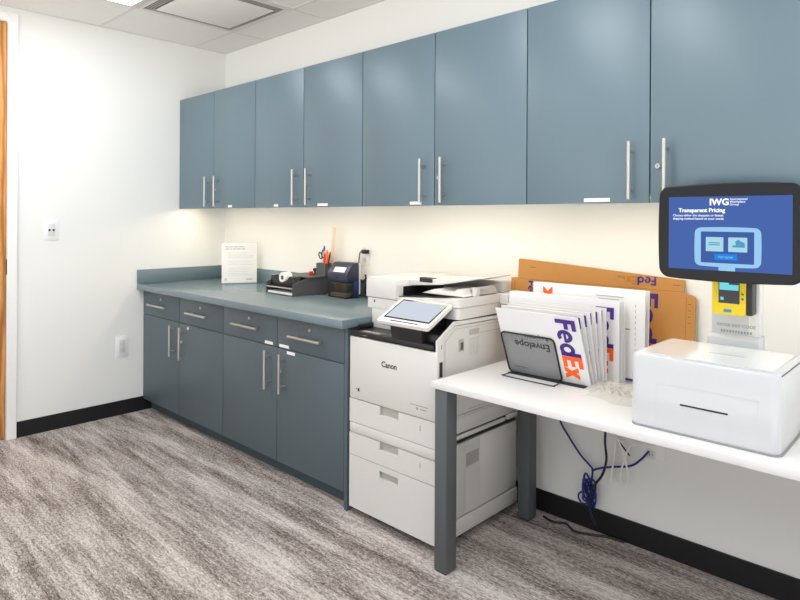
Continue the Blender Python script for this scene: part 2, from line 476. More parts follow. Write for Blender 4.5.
# ------------------------------------------------------------------ printer
PX0, PX1, PF, PB = 2.244, 2.785, -.660, -.064
pr = thing('printer', 'large white multifunction office printer standing on the carpet beside the worktop', 'printer', (2.51, -.36, 0))
def box_obj(name, m, *q, par=pr, bev=.002, label=None, **k): return obj(name, bx(NB(), *q, bev, **k), m, par, label=label)
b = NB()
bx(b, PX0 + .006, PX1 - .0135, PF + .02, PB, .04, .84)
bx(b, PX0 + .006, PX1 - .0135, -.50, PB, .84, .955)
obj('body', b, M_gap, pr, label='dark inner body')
box_obj('left_column', M_print, PX0, 2.53, -.517, -.501, .8625, .9565)
box_obj('left_column_side', M_print, PX0, PX0 + .0055, -.50, PB, .84, .9565)
box_obj('left_side_panel', M_print, PX0, PX0 + .006, PF + .02, PB, .036, .838)
for cx, cy in ((PX0 + .06, -.6), (PX1 - .06, -.6), (PX0 + .06, -.12), (PX1 - .06, -.12)):
    c = NB(); lathe(c, [(.018, -.012), (.020, -.009), (.020, .009), (.018, .012)], (cx, cy, .0205), 'x', 18); bx(c, cx - .02, cx + .02, cy - .018, cy + .018, .030, .041)
    obj('caster', c, M_black, pr)
def front_panel(name, z0, z1, handle=None):
    b = NB()
    if handle is None:
        bx(b, PX0, PX1 - .004, PF, PF + .0195, z0, z1, .004)
    else:
        h0, h1 = handle; hx0, hx1 = 2.447, 2.563
        bx(b, PX0, hx0, PF, PF + .0195, z0, z1); bx(b, hx1, PX1 - .004, PF, PF + .0195, z0, z1)
        bx(b, hx0, hx1, PF, PF + .0195, z0, h0)
        if z1 - h1 > .001: bx(b, hx0, hx1, PF, PF + .0195, h1, z1)
        bmesh.ops.remove_doubles(b, verts=b.verts[:], dist=1e-5)
    o = obj(name, b, M_print, pr)
    if handle is not None:
        obj('handle_recess', bx(NB(), hx0, hx1, PF + .014, PF + .0196, h0, h1), M_printd, o)
        q = NB(); bx(q, hx0, hx1, PF - .0003, PF + .0135, h0, h0 + .006, .001); obj('handle_lip', q, M_print, o)
    return o
fc = front_panel('front_cover', .5495, .838)
d1 = front_panel('paper_drawer', .4375, .5465, (.502, .5464))
st = front_panel('front_strip', .389, .4345)
d2 = front_panel('paper_drawer', .2845, .386, (.345, .3855))
d3 = front_panel('paper_drawer', .036, .2815, (.217, .256))
for o, z in ((d1, .495), (d2, .338)): obj('size_mark', bx(NB(), 2.688, 2.694, PF - .0005, PF + .0005, z, z + .022), M_printd, o)
RX90 = Matrix.Rotation(PI / 2, 4, 'X')   # text in the xz plane facing -y
def front_text(s, size, x, y, z, m, par, offset=0.0, ax='LEFT', rot=0.0, name='lettering', space=1.0):
    b = text_bm(s, size, offset=offset, ax=ax, space=space)
    xf(b, Matrix.Translation((x, y, z)) @ Matrix.Rotation(rot, 4, 'Y') @ RX90)
    return obj(name, b, m, par, smooth=False)
front_text('Canon', .036, 2.456, PF - .0003, .728, M_ink, fc, offset=.0009)
obj('icon', bx(NB(), 2.300, 2.312, PF - .0005, PF + .0002, .587, .602), M_ink, fc)
obj('icon', bx(NB(), 2.286, 2.296, PF - .0005, PF + .0002, .594, .599), M_greyink, fc)
q = NB(); bx(q, 2.632, 2.735, PF - .0005, PF + .0002, .598, .601); bx(q, 2.668, 2.678, PF - .0005, PF + .0002, .581, .591); bx(q, 2.690, 2.725, PF - .0005, PF + .0002, .584, .588)
obj('small_print', q, M_greyink, fc)
# black output deck and its lip
dk = NB(); bx(dk, PX0, PX1 - .022, PF, PF + .02, .8405, .866, .004); bx(dk, PX0, PX1 - .022, PF + .02, -.501, .8405, .862)
bx(dk, PX0 + .0, PX0 + .012, PF + .05, -.5, .862, .885, .002)
bx(dk, 2.66, PX1 - .022, PF + .03, -.501, .862, .905, .003)
dk = obj('output_deck', dk, M_black, pr)
obj('deck_groove', bx(NB(), 2.30, 2.44, PF + .022, PF + .045, .8618, .8648, .001), M_printd, dk, label='beige strip')
obj('deck_groove', bx(NB(), 2.43, 2.62, PF + .010, PF + .026, .8660, .8685, .001), M_dgrey, dk)
obj('indicator', bx(NB(), 2.33, 2.36, PF - .0005, PF + .001, .850, .853), M_greyink, dk)
# white right side: profile with slanted shoulder, then panels with gaps
S0, S1 = PX1 - .0125, PX1
prof = lambda k: [(-.619, .5495), (-.619, .882 - k), (-.560, .925 - k), (-.066, .918 - k), (-.066, .5495)]
sp = NB(); poly(sp, [(-.6385, .5495), (-.6385, .5495), (-.6225, .5495), (-.6225, .8835), (-.545, .938), (PB - .0, .930), (PB - .0, .944), (-.543, .953), (-.6575, .886), (-.6575, .5495)][2:], 'x', S0, S1)
obj('shoulder_panel', sp, M_print, pr)
obj('right_door', poly(NB(), [(-.6195, .5495), (-.6195, .882), (-.5455, .9345), (PB - .006, .9265), (PB - .006, .5495)], 'x', S0, S1 - .001), M_print, pr)
rd = pr
q = NB()
E_ = .0006
def sl(b, y0, y1, z0, z1, d=E_): bx(b, S1 - .002, S1 + d, y0, y1, z0, z1)
sl(q, -.612, -.610, .56, .876, 0); sl(q, -.57, -.568, .56, .67, 0); sl(q, -.57, -.505, .668, .670, 0)
sl(q, -.373, -.07, .884, .886, 0); sl(q, -.448, -.07, .5605, .5625, 0)
poly(q, [(-.6115, .876), (-.61, .874), (-.542, .921), (-.065, .913), (-.065, .915), (-.5425, .9235)], 'x', S1 - .002, S1)
obj('seam_line', q, M_printd, pr)
q = NB(); sl(q, -.445, -.375, .884, .908); obj('side_label', q, M_printd, pr, label='grey label sticker')
q = NB(); sl(q, -.447, -.425, .795, .872); sl(q, -.42, -.40, .795, .872); sl(q, -.395, -.374, .795, .872); obj('side_label', q, mat('pale_label', (205, 203, 198), .6), pr, label='pale label sticker')
q = NB(); sl(q, -.520, -.485, .822, .874, .001); obj('latch', q, M_printd, pr)
q = NB(); sl(q, -.508, -.49, .828, .86, .003); obj('latch_tab', q, M_dgrey, pr)
q = NB(); sl(q, -.6475, -.629, .735, .797, .0015); obj('port_cover', q, M_black, pr)
q = NB(); sl(q, -.637, -.634, .85, .868, .001); obj('power_mark', q, M_dgrey, pr)
# lower right side
box_obj('side_panel', M_print, S0, S1, -.6385, PB - .006, .538, .547, bev=.001)
box_obj('side_panel', M_print, S0, S1 - .001, -.6385, PB - .006, .470, .5365, bev=.001)
box_obj('pull_rail', M_print, S0, S1 + .006, -.6385, -.17, .446, .462, bev=.003)
box_obj('pull_rail', M_print, S0, S1 + .006, -.15, PB - .006, .446, .468, bev=.003)
sd = NB()
bx(sd, S0, S1, -.6385, -.463, .110, .425, .002); bx(sd, S0, S1, -.362, PB - .006, .110, .425, .002)
bx(sd, S0, S1, -.463, -.362, .110, .312); bx(sd, S0, S1, -.463, -.362, .371, .425)
obj('lower_side_door', sd, M_print, pr)
box_obj('side_handle_recess', M_printd, S0, S0 + .003, -.463, -.362, .312, .371, bev=0)
box_obj('base_skirt', M_print, S0 - .01, S1 + .004, -.6385, PB, .034, .103, bev=.002)
# scanner
SX0, SX1, SY0, SY1 = 2.203, 2.785, -.522, -.085
obj('scanner_body', poly(NB(), rr(SX0 + .002, SX1 - .002, SY0 + .003, SY1, .02), 'z', .957, 1.0055), M_print, pr)
lid = poly(NB(), rr(SX0 + .2, SX1 + .002, SY0, SY1, .024), 'z', 1.008, 1.046, 0)
for v in lid.verts:
    if v.co.z > 1.03: v.co.z = 1.022 + (v.co.x - SX0 - .2) / (SX1 - SX0 - .2) * .025
sl_ = obj('scanner_lid', lid, M_print, pr)
obj('scanner_mark', bx(NB(), SX0 + .055, SX0 + .066, SY0 + .0028, SY0 + .004, .985, .997), M_dgrey, pr)
# document feeder
fb = NB()
poly(fb, [(SX0 + .002, 1.008), (SX0 + .002, 1.092), (SX0 + .016, 1.105), (SX0 + .16, 1.108), (SX0 + .198, 1.100), (SX0 + .205, 1.075), (SX0 + .205, 1.008)], 'y', SY0 + .002, SY1, .003)
fd = obj('document_feeder', fb, M_print, pr)
bx_ = NB(); bx(bx_, SX0 + .2055, SX1 - .02, -.165, SY1, 1.0465, 1.095, .006); obj('feeder_spine', bx_, M_print, fd)
q = NB(); poly(q, [(SX0 + .195, 1.070), (SX0 + .195, 1.098), (SX0 + .36, 1.105), (2.795, 1.130), (2.795, 1.125), (SX0 + .40, 1.088)], 'y', -.425, -.14, .0015)
obj('input_tray', q, M_print, fd)
q = NB(); bx(q, 2.475, 2.555, -.4275, -.4262, 1.094, 1.111, 0); bx(q, 2.475, 2.555, -.428, -.395, 1.1115, 1.1150)
obj('finger_slot', q, M_black, fd)
q = NB(); poly(q, [(SX0 + .206, 1.020), (2.70, 1.043), (2.70, 1.0468), (SX0 + .206, 1.026)], 'y', -.50, -.166); bx(q, SX0 + .206, SX0 + .208, -.47, -.17, 1.026, 1.069); obj('feeder_mouth', q, M_black, fd)
q = NB(); poly(q, [(2.53, 1.0503), (2.60, 1.072), (2.615, 1.0715), (2.63, 1.062), (2.72, 1.068), (2.735, 1.082), (2.745, 1.082), (2.755, 1.060), (2.77, 1.0503)], 'y', -.47, -.20, .001)
obj('exit_tray', q, M_print, fd)
q = NB(); bx(q, 2.765, 2.785, -.40, -.37, 1.047, 1.085, .003); bx(q, 2.755, 2.785, -.40, -.30, 1.08, 1.086, .002); obj('paper_stop', q, M_print, fd)
q = NB(); bx(q, SX1 + .003, SX1 + .05, -.22, -.11, 1.0, 1.045, .003); obj('hinge_cover', q, M_print, pr)
# tilted touch panel
tw, tl = .302, .186
ang = math.atan2(1.018 - .936, .165)
TM = Matrix.Translation((2.611, -.70, .942)) @ Matrix.Rotation(ang, 4, 'X')
def tb(pts, z0, z1): return xf(poly(NB(), pts, 'z', z0, z1), TM)
tp = obj('touch_panel', tb(rr(-tw / 2, tw / 2, 0, tl, .012), -.016, 0), M_white, pr)
obj('panel_back', tb(rr(-tw / 2 + .004, tw / 2 - .004, .004, tl - .004, .01), -.022, -.0162), M_black, tp)
obj('screen_border', tb(rr(-tw / 2 + .020, tw / 2 - .014, .031, tl - .009, .003), .0001, .0008), M_blackg, tp)
obj('screen', tb(rr(-tw / 2 + .028, tw / 2 - .022, .040, tl - .018, .002), .0009, .0012), M_tab, tp)
obj('status_bar', tb(rr(-.075, .085, .013, .018, .002), .0001, .0006), M_blackg, tp)
arm = NB(); poly(arm, [(-.66, .863), (-.50, .863), (-.50, .97), (-.56, .985), (-.672, .928)], 'x', 2.52, 2.70, .003)
obj('panel_mount', arm, M_black, pr)

# ------------------------------------------------------------------ desk
DZ1, DZ0, DF = .748, .7225, -.745
DX0, DX1 = 2.829, 4.66
dsk = thing('desk', 'long white-topped desk with square grey metal legs', 'desk', ((DX0 + DX1) / 2, -.38, 0))
obj('desktop', bx(NB(), DX0, DX1, DF - .006, -.02, DZ0, DZ1, .002), M_desk, dsk)
for lx in (2.843, DX1 - .075):
    for ly in (DF + .001, -.145):
        obj('leg', bx(NB(), lx, lx + .06, ly, ly + .066, .006, DZ0 - .001, .003), M_leg, dsk)
        f = NB(); bx(f, lx + .004, lx + .056, ly + .004, ly + .062, .0005, .0055, .001); obj('foot_cap', f, M_black, dsk)
r_ = NB()
for ly in (-.13,): bx(r_, 2.904, DX1 - .076, ly, ly + .025, DZ0 - .04, DZ0 - .001, .001)
obj('apron_rail', r_, M_leg, dsk)

# ------------------------------------------------------------------ courier lettering (built from shapes)
def fedex(h, wide=1.0):
    """two bmeshes (first three letters, last two); origin at lower left of the word, cap height h, in xy plane; returns also the length"""
    A, B = NB(), NB(); T = .0004
    def box(b, x0, x1, y0, y1): bx(b, x0, x1, y0, y1, 0, T / h)
    def ring(b, cx, cy, ro, ri, a0, a1, n=18):
        t = bmesh.new(); o = []; i_ = []
        for k in range(n + 1):
            a = math.radians(a0 + (a1 - a0) * k / n)
            o.append((cx + ro * math.cos(a), cy + ro * 1.04 * math.sin(a))); i_.append((cx + ri * math.cos(a), cy + ri * 1.1 * math.sin(a)))
        for k in range(n):
            poly(b, [o[k], o[k + 1], i_[k + 1], i_[k]], 'z', 0, T / h)
        t.free()
    # F
    box(A, 0, .23, 0, 1); box(A, .23, .62, .79, 1); box(A, .23, .56, .40, .61)
    # e
    ring(A, .98, .36, .37, .165, 0, 308); box(A, .78, 1.34, .30, .43)
    # d
    ring(A, 1.76, .36, .37, .16, 0, 360, 22); box(A, 1.93, 2.15, 0, 1)
    # E
    box(B, 2.17, 2.40, 0, 1); box(B, 2.40, 2.82, .79, 1); box(B, 2.40, 2.76, .41, .60); box(B, 2.40, 2.82, 0, .21)
    # x
    poly(B, [(2.80, 0), (3.07, 0), (3.52, .72), (3.25, .72)], 'z', 0, T / h); poly(B, [(3.25, 0), (3.52, 0), (3.07, .72), (2.80, .72)], 'z', 0, T / h * .98)
    S = Matrix.Diagonal((h * wide, h, h, 1))
    xf(A, S); xf(B, S)
    return A, B, 3.52 * h * wide

def put_fedex(par, M, h, wide=1.0, second=None):
    A, B, L = fedex(h, wide)
    obj('lettering', xf(A, M), M_purple, par, local=True, smooth=False)
    obj('lettering', xf(B, M), second or M_orange, par, local=True, smooth=False)

# face frame: local x right, local z up, -y toward viewer; text plane (xy) -> (xz)
def face(u, v, y, rot): return Matrix.Translation((u, y, v)) @ Matrix.Rotation(-rot, 4, 'Y') @ RX90

# ------------------------------------------------------------------ envelope holder and envelopes
HB = DZ1
hold = thing('envelope_holder', 'black wire mesh holder propping up the front envelopes on the desk', 'envelope holder', (3.09, -.44, HB))
def tilt_frame(u0, y0, z0, lean): return Matrix.Translation((u0, y0, z0)) @ Matrix.Rotation(lean, 4, 'X')
LEAN = math.radians(22)
EW, EH = .366, .297
E0X, E0Y = 2.968, -.400
# mesh panel leans with the front envelope, 6 mm in front of it
PM = Matrix.Translation((E0X + .004, E0Y - .0085, HB + .006)) @ Matrix.Rotation(LEAN, 4, 'X')
pw, ph = .244, .190
pan = rr(0, pw, 0, ph, .018)
pan = [(p[0], p[1]) for p in pan]
fr = NB(); tube(fr, [PM @ Vector((p[0], 0, p[1])) for p in pan + [pan[0]]], .0035, 8); obj('frame', fr, M_wire, hold)
obj('mesh_panel', xf(poly(NB(), pan, 'y', -.0004, .0004), PM), M_mesh, hold)
bl = NB(); tube(bl, spline([(2.985, -.425, HB + .004), (2.985, -.470, HB + .004), (3.0, -.484, HB + .004), (3.205, -.486, HB + .004), (3.218, -.475, HB + .004), (3.216, -.425, HB + .004)], 6), .0022, 8)
obj('base_loop', bl, M_wire, hold)
obj('base_plate', bx(NB(), 2.972, 3.315, -.425, -.292, HB + .0008, HB + .0045, .001), M_wire, hold)

def envelope(loc, lean, w, h, th, label, group, yaw=0.0, letters=None, roll=0.0, extra=None, name='courier_envelope'):
    e = thing(name, label, 'envelope', loc, (lean, roll, yaw), group)
    b = NB(); n = 10
    # slightly cushioned sheet: thicker in the middle than at the edges
    t = bmesh.new(); F = []; K = []
    for j in range(n + 1):
        for i in range(n + 1):
            u, v = i / n, j / n
            k = (math.sin(PI * u) * math.sin(PI * v)) ** .4
            o = th * (.35 + .65 * k) / 2
            F.append(t.verts.new((u * w, -o, v * h))); K.append(t.verts.new((u * w, o, v * h)))
    for j in range(n):
        for i in range(n):
            a = j * (n + 1) + i; q = (a, a + 1, a + n + 2, a + n + 1)
            t.faces.new([F[z] for z in q]); t.faces.new([K[z] for z in reversed(q)])
    def edge(idx):
        for p, q in zip(idx, idx[1:]): t.faces.new((F[q], F[p], K[p], K[q]))
    edge([i for i in range(n + 1)][::-1] and list(range(n + 1))); edge([n + j * (n + 1) for j in range(n + 1)])
    edge([n * (n + 1) + n - i for i in range(n + 1)]); edge([(n - j) * (n + 1) for j in range(n + 1)])
    bmesh.ops.recalc_face_normals(t, faces=t.faces)
    _add(b, t)
    s = obj('sleeve', b, M_env, e, local=True)
    fl = NB(); bx(fl, .006, w - .006, th * .17, th * .17 + .0006, h * .80, h - .004); obj('flap', fl, M_paper, e, local=True)
    if letters:
        u, v, rot, hh, wd = letters
        put_fedex(e, face(u, v, -th / 2 - .0003, rot), hh, wd)
    if extra: extra(e, w, h, th)
    return e

def front_extra(e, w, h, th):
    for s, z, sz, off in (('Envelope', .128, .044, .0010), ('Recyclable', .176, .026, .0004)):
        b = text_bm(s, sz, offset=off); xf(b, face(.222, z + sz * .7, -th / 2 - .0003, PI)); obj('lettering', b, M_ink, e, local=True, smooth=False)
    q = NB(); bx(q, .03, .10, -th / 2 - .0006, -th / 2, .03, .034); obj('small_print', q, M_greyink, e, local=True)

N1 = 6
for i in range(N1):
    k = i / (N1 - 1)
    lean = LEAN * (1 - k) ** 1.0 + math.radians(1.0) * k
    envelope((E0X + .005 * i - .002 * (i % 2), E0Y + .016 * i, HB + .007 + (.0015 if i % 2 else 0)), lean, EW, EH - .004 * k, .0085,
             ['front white courier envelope with full sideways lettering behind the wire mesh holder',
              'second white courier envelope, right behind the front one in the holder',
              'third white courier envelope from the front in the holder',
              'fourth white courier envelope from the front in the holder',
              'fifth white courier envelope from the front in the holder',
              'rearmost white courier envelope of the leaning front bundle in the holder'][i],
             'courier envelopes in the front bundle', letters=(.268, .284, -PI / 2, .083, .895), extra=front_extra if i == 0 else None)
for i in range(3):
    envelope((2.872 + .004 * i, -.270 + .020 * i, HB + .001), math.radians(-1.0 + i), .512, .322, .012,
             ['white courier envelope with sideways lettering half hidden behind the leaning front bundle',
              'white courier envelope second in the middle bundle, behind the front bundle',
              'rearmost white courier envelope of the middle bundle, in front of the tall padded mailer'][i],
             'courier envelopes in the middle bundle', letters=(.415, .296, -PI / 2, .076, .98))
def pak_extra(e, w, h, th):
    q = NB(); bx(q, .30, .42, -th / 2 - .0006, -th / 2, h - .034, h - .031); bx(q, .31, .40, -th / 2 - .0006, -th / 2, h - .046, h - .0435)
    for j in range(9): bx(q, .468, .470, -th / 2 - .0006, -th / 2, .12 + j * .022, .132 + j * .022)
    bx(q, .425, .448, -th / 2 - .0006, -th / 2, .205, .210)
    obj('small_print', q, M_greyink, e, local=True)
    q = NB(); bx(q, .35, w - .01, -th / 2 - .0012, -th / 2 + .004, .004, .012); obj('colour_band', q, M_purple, e, local=True, label='purple strip along the bottom')
envelope((2.950, -.198, HB + .001), math.radians(-1.5), .505, .364, .016, 'tall white padded courier mailer standing between envelopes and flat cardboard', 'padded courier mailers',
         letters=(.098, .010, PI / 2, .062, 1.56), extra=pak_extra, name='courier_mailer')
envelope((2.958, -.172, HB + .001), math.radians(-2.5), .500, .362, .014, 'white padded courier mailer tucked behind the lettered mailer in front of the cardboard', 'padded courier mailers', name='courier_mailer')

# flat cardboard box
cb = thing('flat_cardboard_box', 'brown flattened cardboard shipping box leaning on the back wall', 'cardboard box', (2.722, -.050, HB + .001), (math.radians(-4.5), 0, 0))
pts = [(0, 0), (.866, 0), (.866, .328), (.862, .338), (.852, .343), (.826, .346), (.822, .352), (.822, .402), (.79, .404), (.30, .437), (.042, .452), (.038, .449), (.038, .360), (0, .357)]
obj('panel', poly(NB(), pts, 'y', 0, .010, 0), M_card, cb, local=True, smooth=False)
q = NB(); bx(q, .038, .822, -.0005, .0, .3535, .3555); bx(q, .02, .023, -.0005, 0, .02, .34); bx(q, .83, .832, -.0005, 0, .02, .335); obj('fold_line', q, mat('cardboard_crease', (160, 108, 48), .8), cb, local=True)
def cb_text(u, v, rot, h, wd, sec=None):
    put_fedex(cb, face(u, v, -.0003, rot), h, wd, sec)
cb_text(.708, .407, PI + .03, .036, 1.02, mat('cardboard_outline_ink', (176, 120, 54), .8))
b = text_bm('Box', .022); xf(b, face(.575, .404, -.0003, PI + .03)); obj('lettering', b, mat('faint_ink', (150, 98, 44), .8), cb, local=True, smooth=False)
cb_text(.645, .338, -PI / 2, .074, 1.3)
cb_text(.098, .348, -PI / 2, .034, 1.1)
q = NB(); bx(q, .775, .805, -.0006, 0, .378, .381); bx(q, .10, .135, -.0006, 0, .412, .415)
for j in range(4): bx(q, .838, .850, -.0006, 0, .23 + j * .025, .233 + j * .025)
obj('small_print', q, mat('brown_ink', (140, 90, 40), .8), cb, local=True)

# crumpled plastic film
b = bmesh.new(); nx, ny = 30, 22; V = []
rnd = random.Random(3)
ph_ = [(rnd.uniform(10, 60), rnd.uniform(10, 60), rnd.uniform(0, 6), rnd.uniform(.3, 1)) for _ in range(9)]
for j in range(ny + 1):
    for i in range(nx + 1):
        u, v = i / nx, j / ny
        X = 3.335 + u * .232 + .012 * math.sin(9 * v) + (.02 * (1 - u) * math.sin(5 * v + 1)); Y = -.520 + v * .225 + .02 * math.sin(7 * u) * (1 - v)
        h = sum(a4 * abs(math.sin(a1 * u * 1.3 + a2 * v * .3 + a3)) for a1, a2, a3, a4 in ph_) / 9
        ed = min(1, min(u, 1 - u, v, 1 - v) * 7)
        V.append(b.verts.new((X, Y, HB + .0015 + ed * (.004 + h * .035))))
for j in range(ny):
    for i in range(nx):
        a = j * (nx + 1) + i; b.faces.new((V[a], V[a + 1], V[a + nx + 2], V[a + nx + 1]))
bmesh.ops.solidify(b, geom=b.faces[:], thickness=-.0006)
tag(obj('plastic_bag', b, M_bag), 'crumpled clear plastic bag lying on the desk beside the kiosk', 'plastic bag')

# ------------------------------------------------------------------ kiosk
KX0, KX1, KY0, KY1, KZ = 3.607, 4.022, -.688, -.365, .976
ks = thing('payment_kiosk', 'white self-service kiosk with large black-framed screen standing on the desk', 'kiosk', ((KX0 + KX1) / 2, -.5, HB))
obj('base_plate', poly(NB(), rr(KX0 - .001, KX1 + .004, KY0 - .004, -.05, .03), 'z', HB + .0005, HB + .0045), M_greyink, ks)
kb = bmesh.new()
ZS = [HB + .005, HB + .012, KZ - .014, KZ - .004, KZ]; IN = [0.001, 0, 0, .004, .013]
rings = []
for z, i_ in zip(ZS, IN):
    rings.append([kb.verts.new((p[0], p[1], z)) for p in rr(KX0 + i_, KX1 - i_, KY0 + i_, KY1 - i_, .026 - i_ * .6, 6)])
n = len(rings[0])
for a, c in zip(rings, rings[1:]):
    for k in range(n): kb.faces.new((a[k], a[(k + 1) % n], c[(k + 1) % n], c[k]))
kb.faces.new(rings[-1]); kb.faces.new(rings[0][::-1])
hs = obj('housing', kb, M_kiosk, ks)
obj('top_plate', poly(NB(), rr(KX0 + .02, KX1 - .02, KY0 + .02, KY1 - .015, .012), 'z', KZ + .0002, KZ + .0015), M_kgl, ks)
fp = NB()
bx(fp, 3.690, 3.692, KY0 - .0006, KY0 + .001, HB + .006, .893); bx(fp, 3.968, 3.970, KY0 - .0006, KY0 + .001, HB + .006, .893); bx(fp, 3.690, 3.970, KY0 - .0006, KY0 + .001, .8915, .893)
obj('panel_seam', fp, M_neck, hs)
q = NB(); bx(q, 3.760, 3.893, KY0 - .0012, KY0 + .001, .8365, .8415, .001); obj('paper_slot', q, M_blackg, hs)
q = NB(); bx(q, KX1 - .004, KX1 + .0006, -.66, -.38, KZ - .012, KZ - .0095); obj('side_seam', q, M_dgrey, hs)
q = NB()
for k in range(13): bx(q, 3.795 + k * .0078, 3.8005 + k * .0078, -.535, -.5305, KZ + .0012, KZ + .0022)
obj('top_marks', q, M_greyink, ks)
# neck
NX0, NX1, NY = 3.736, 3.884, -.318
nb = NB(); bx(nb, NX0, NX1, NY, NY + .05, KZ + .02, 1.27, .004)
nk = obj('neck', nb, M_neck, ks)
q = NB(); bx(q, NX1 - .034, NX1 + .001, NY - .0005, NY + .051, KZ + .0302, 1.19, .003); obj('edge_strip', q, M_white, nk, label='lighter strip along the edge')
q = NB(); poly(q, [(NY - .035, KZ - .225), (NY - .030, KZ + .022), (NY - .008, KZ + .030), (NY + .055, KZ + .030), (NY + .055, KZ - .225)], 'x', NX0 - .006, NX1 + .004, .004); obj('neck_collar', q, M_kiosk, ks)
front_text('KIOSK KEY CODE', .0150, (NX0 + NX1) / 2 + .004, NY - .0010, 1.032, M_greyink, nk, ax='CENTER', offset=.0002)
q = NB()
for k in range(11): bx(q, NX0 + .030 + k * .009, NX0 + .0355 + k * .009, NY - .0010, NY + .0002, 1.012, 1.021)
obj('small_print', q, M_greyink, nk)
# card terminal on the neck
ct = NB(); poly(ct, rr(3.7550, 3.8580, 1.0800, 1.2270, .01), 'y', -.378, -.322, .002); tm = obj('card_terminal', ct, M_yel, ks)
q = NB(); bx(q, 3.8585, 3.8760, -.375, -.322, 1.0820, 1.2220, .003); obj('terminal_side', q, M_black, tm)
q = NB(); bx(q, 3.7760, 3.8400, -.3795, -.3775, 1.1180, 1.2070); obj('display', q, M_blackg, tm)
q = NB(); bx(q, 3.7790, 3.8080, -.3802, -.3796, 1.1620, 1.2020); bx(q, 3.8080, 3.8370, -.3802, -.3796, 1.1620, 1.1800); bx(q, 3.7820, 3.7920, -.3802, -.3796, 1.1280, 1.1380); obj('display_graphic', q, M_cyan, tm)
q = NB(); bx(q, 3.7920, 3.8160, -.3795, -.3775, 1.0880, 1.0980); obj('card_slot', q, M_lcdk, tm)
q = NB(); bx(q, 3.8460, 3.8520, -.3795, -.3775, 1.1320, 1.1380); bx(q, 3.8460, 3.8520, -.3795, -.3775, 1.1480, 1.1540); obj('button', q, M_dgrey, tm)
# monitor
MX0, MX1, MZ0, MZ1, MYF = 3.6255, 4.0398, 1.2048, 1.5042, -.500
def superell(x0, x1, z0, z1, r, bow, n=7, m=8):
    """rounded rectangle whose long and short edges bow slightly outward"""
    base = []
    cx, cz, hw, hh = (x0 + x1) / 2, (z0 + z1) / 2, (x1 - x0) / 2, (z1 - z0) / 2
    for sx, sz, a in ((1, 1, 0), (-1, 1, 90), (-1, -1, 180), (1, -1, 270)):
        for k in range(n + 1):
            t_ = math.radians(a + 90 * k / n); base.append((cx + sx * (hw - r) + r * math.cos(t_), cz + sz * (hh - r) + r * math.sin(t_)))
    out = []
    for p, q in zip(base, base[1:] + base[:1]):
        L = math.hypot(q[0] - p[0], q[1] - p[1]); s = m if L > .05 else 1
        for k in range(s): out.append((p[0] + (q[0] - p[0]) * k / s, p[1] + (q[1] - p[1]) * k / s))
    res = []
    for X, Z in out:
        u, v = (X - cx) / hw, (Z - cz) / hh
        res.append((X + bow * .6 * u * (1 - v * v), Z + bow * v * (1 - u * u)))
    return res
mo = bmesh.new()
prof_ = [(-.004, MYF + .0005), (-.001, MYF + .002), (0, MYF + .006), (0, MYF + .016), (-.03, MYF + .034), (-.07, MYF + .042)]
rings = []
for ins, yy in prof_:
    ps = superell(MX0 - ins, MX1 + ins, MZ0 - ins, MZ1 + ins, max(.03 + ins * .3, .012), .008)
    rings.append([mo.verts.new((p[0], yy, p[1])) for p in ps])
n = len(rings[0])
for a, c in zip(rings, rings[1:]):
    for k in range(n): mo.faces.new((a[k], a[(k + 1) % n], c[(k + 1) % n], c[k]))
mo.faces.new(rings[0]); mo.faces.new(rings[-1])
bmesh.ops.recalc_face_normals(mo, faces=mo.faces)
mn = obj('monitor', mo, M_bez, ks, ang=12)
q = NB(); bx(q, 3.7829, 3.8795, MYF + .041, NY + .012, 1.2743, 1.3999, .004); bx(q, 3.7636, 3.8988, NY - .002, NY + .028, 1.2666, 1.4192, .004); obj('monitor_mount', q, M_black, ks)
SX0_, SX1_, SZ0_, SZ1_ = 3.6564, 4.0128, 1.2338, 1.4694
sy = MYF - .0004
obj('screen', bx(NB(), SX0_, SX1_, sy, MYF + .001, SZ0_, SZ1_), M_lcd, mn)
yy = sy - .0006
front_text('IWG', .0285, 3.7829, yy, 1.4419, M_lcdw, mn, offset=.0009)
for i_, s_ in enumerate(('International', 'Workplace', 'Group')): front_text(s_, .0098, 3.8428, yy, 1.4569 - .0083 * i_, M_lcdw, mn)
front_text('Transparent Pricing', .0178, 3.6883, yy, 1.4197, M_lcdw, mn, offset=.0005)
front_text('Choose either the cheapest or fastest', .0106, 3.6699, yy, 1.4057, M_lcdw, mn, space=.96)
front_text('shipping method based on your needs', .0106, 3.6699, yy, 1.3951, M_lcdw, mn, space=.96)
def sg(name, m, pts, d): return obj(name, poly(NB(), pts, 'y', sy - .0003 - d, sy + .0), m, mn, smooth=False)
cx = 3.8351
sg('screen_graphic', M_lcdl, superell(cx - .095, cx + .095, 1.2483, 1.3690, .016, .003), .0002)
sg('screen_graphic', M_lcdl, rr(cx - .024, cx + .024, 1.2343, 1.2550, .002), .0001)
sg('screen_graphic', M_lcdd, rr(cx - .077, cx + .077, 1.2579, 1.3574, .003), .0004)
sg('screen_graphic', M_lcdp, rr(cx - .062, cx - .010, 1.2946, 1.3400, .002), .0006)
sg('screen_graphic', M_lcdp, rr(cx + .004, cx + .058, 1.2946, 1.3400, .002), .0006)
sg('screen_graphic', M_lcdb, rr(cx - .036, cx + .030, 1.2685, 1.2869, .002), .0006)
front_text('PAY NOW', .009, cx - .003, sy - .0013, 1.2739, M_lcdl, mn, ax='CENTER')
sg('screen_graphic', M_lcdk, rr(cx - .054, cx - .020, 1.3139, 1.3173, .001), .0009); sg('screen_graphic', M_lcdk, rr(cx - .054, cx - .020, 1.3202, 1.3236, .001), .0009)
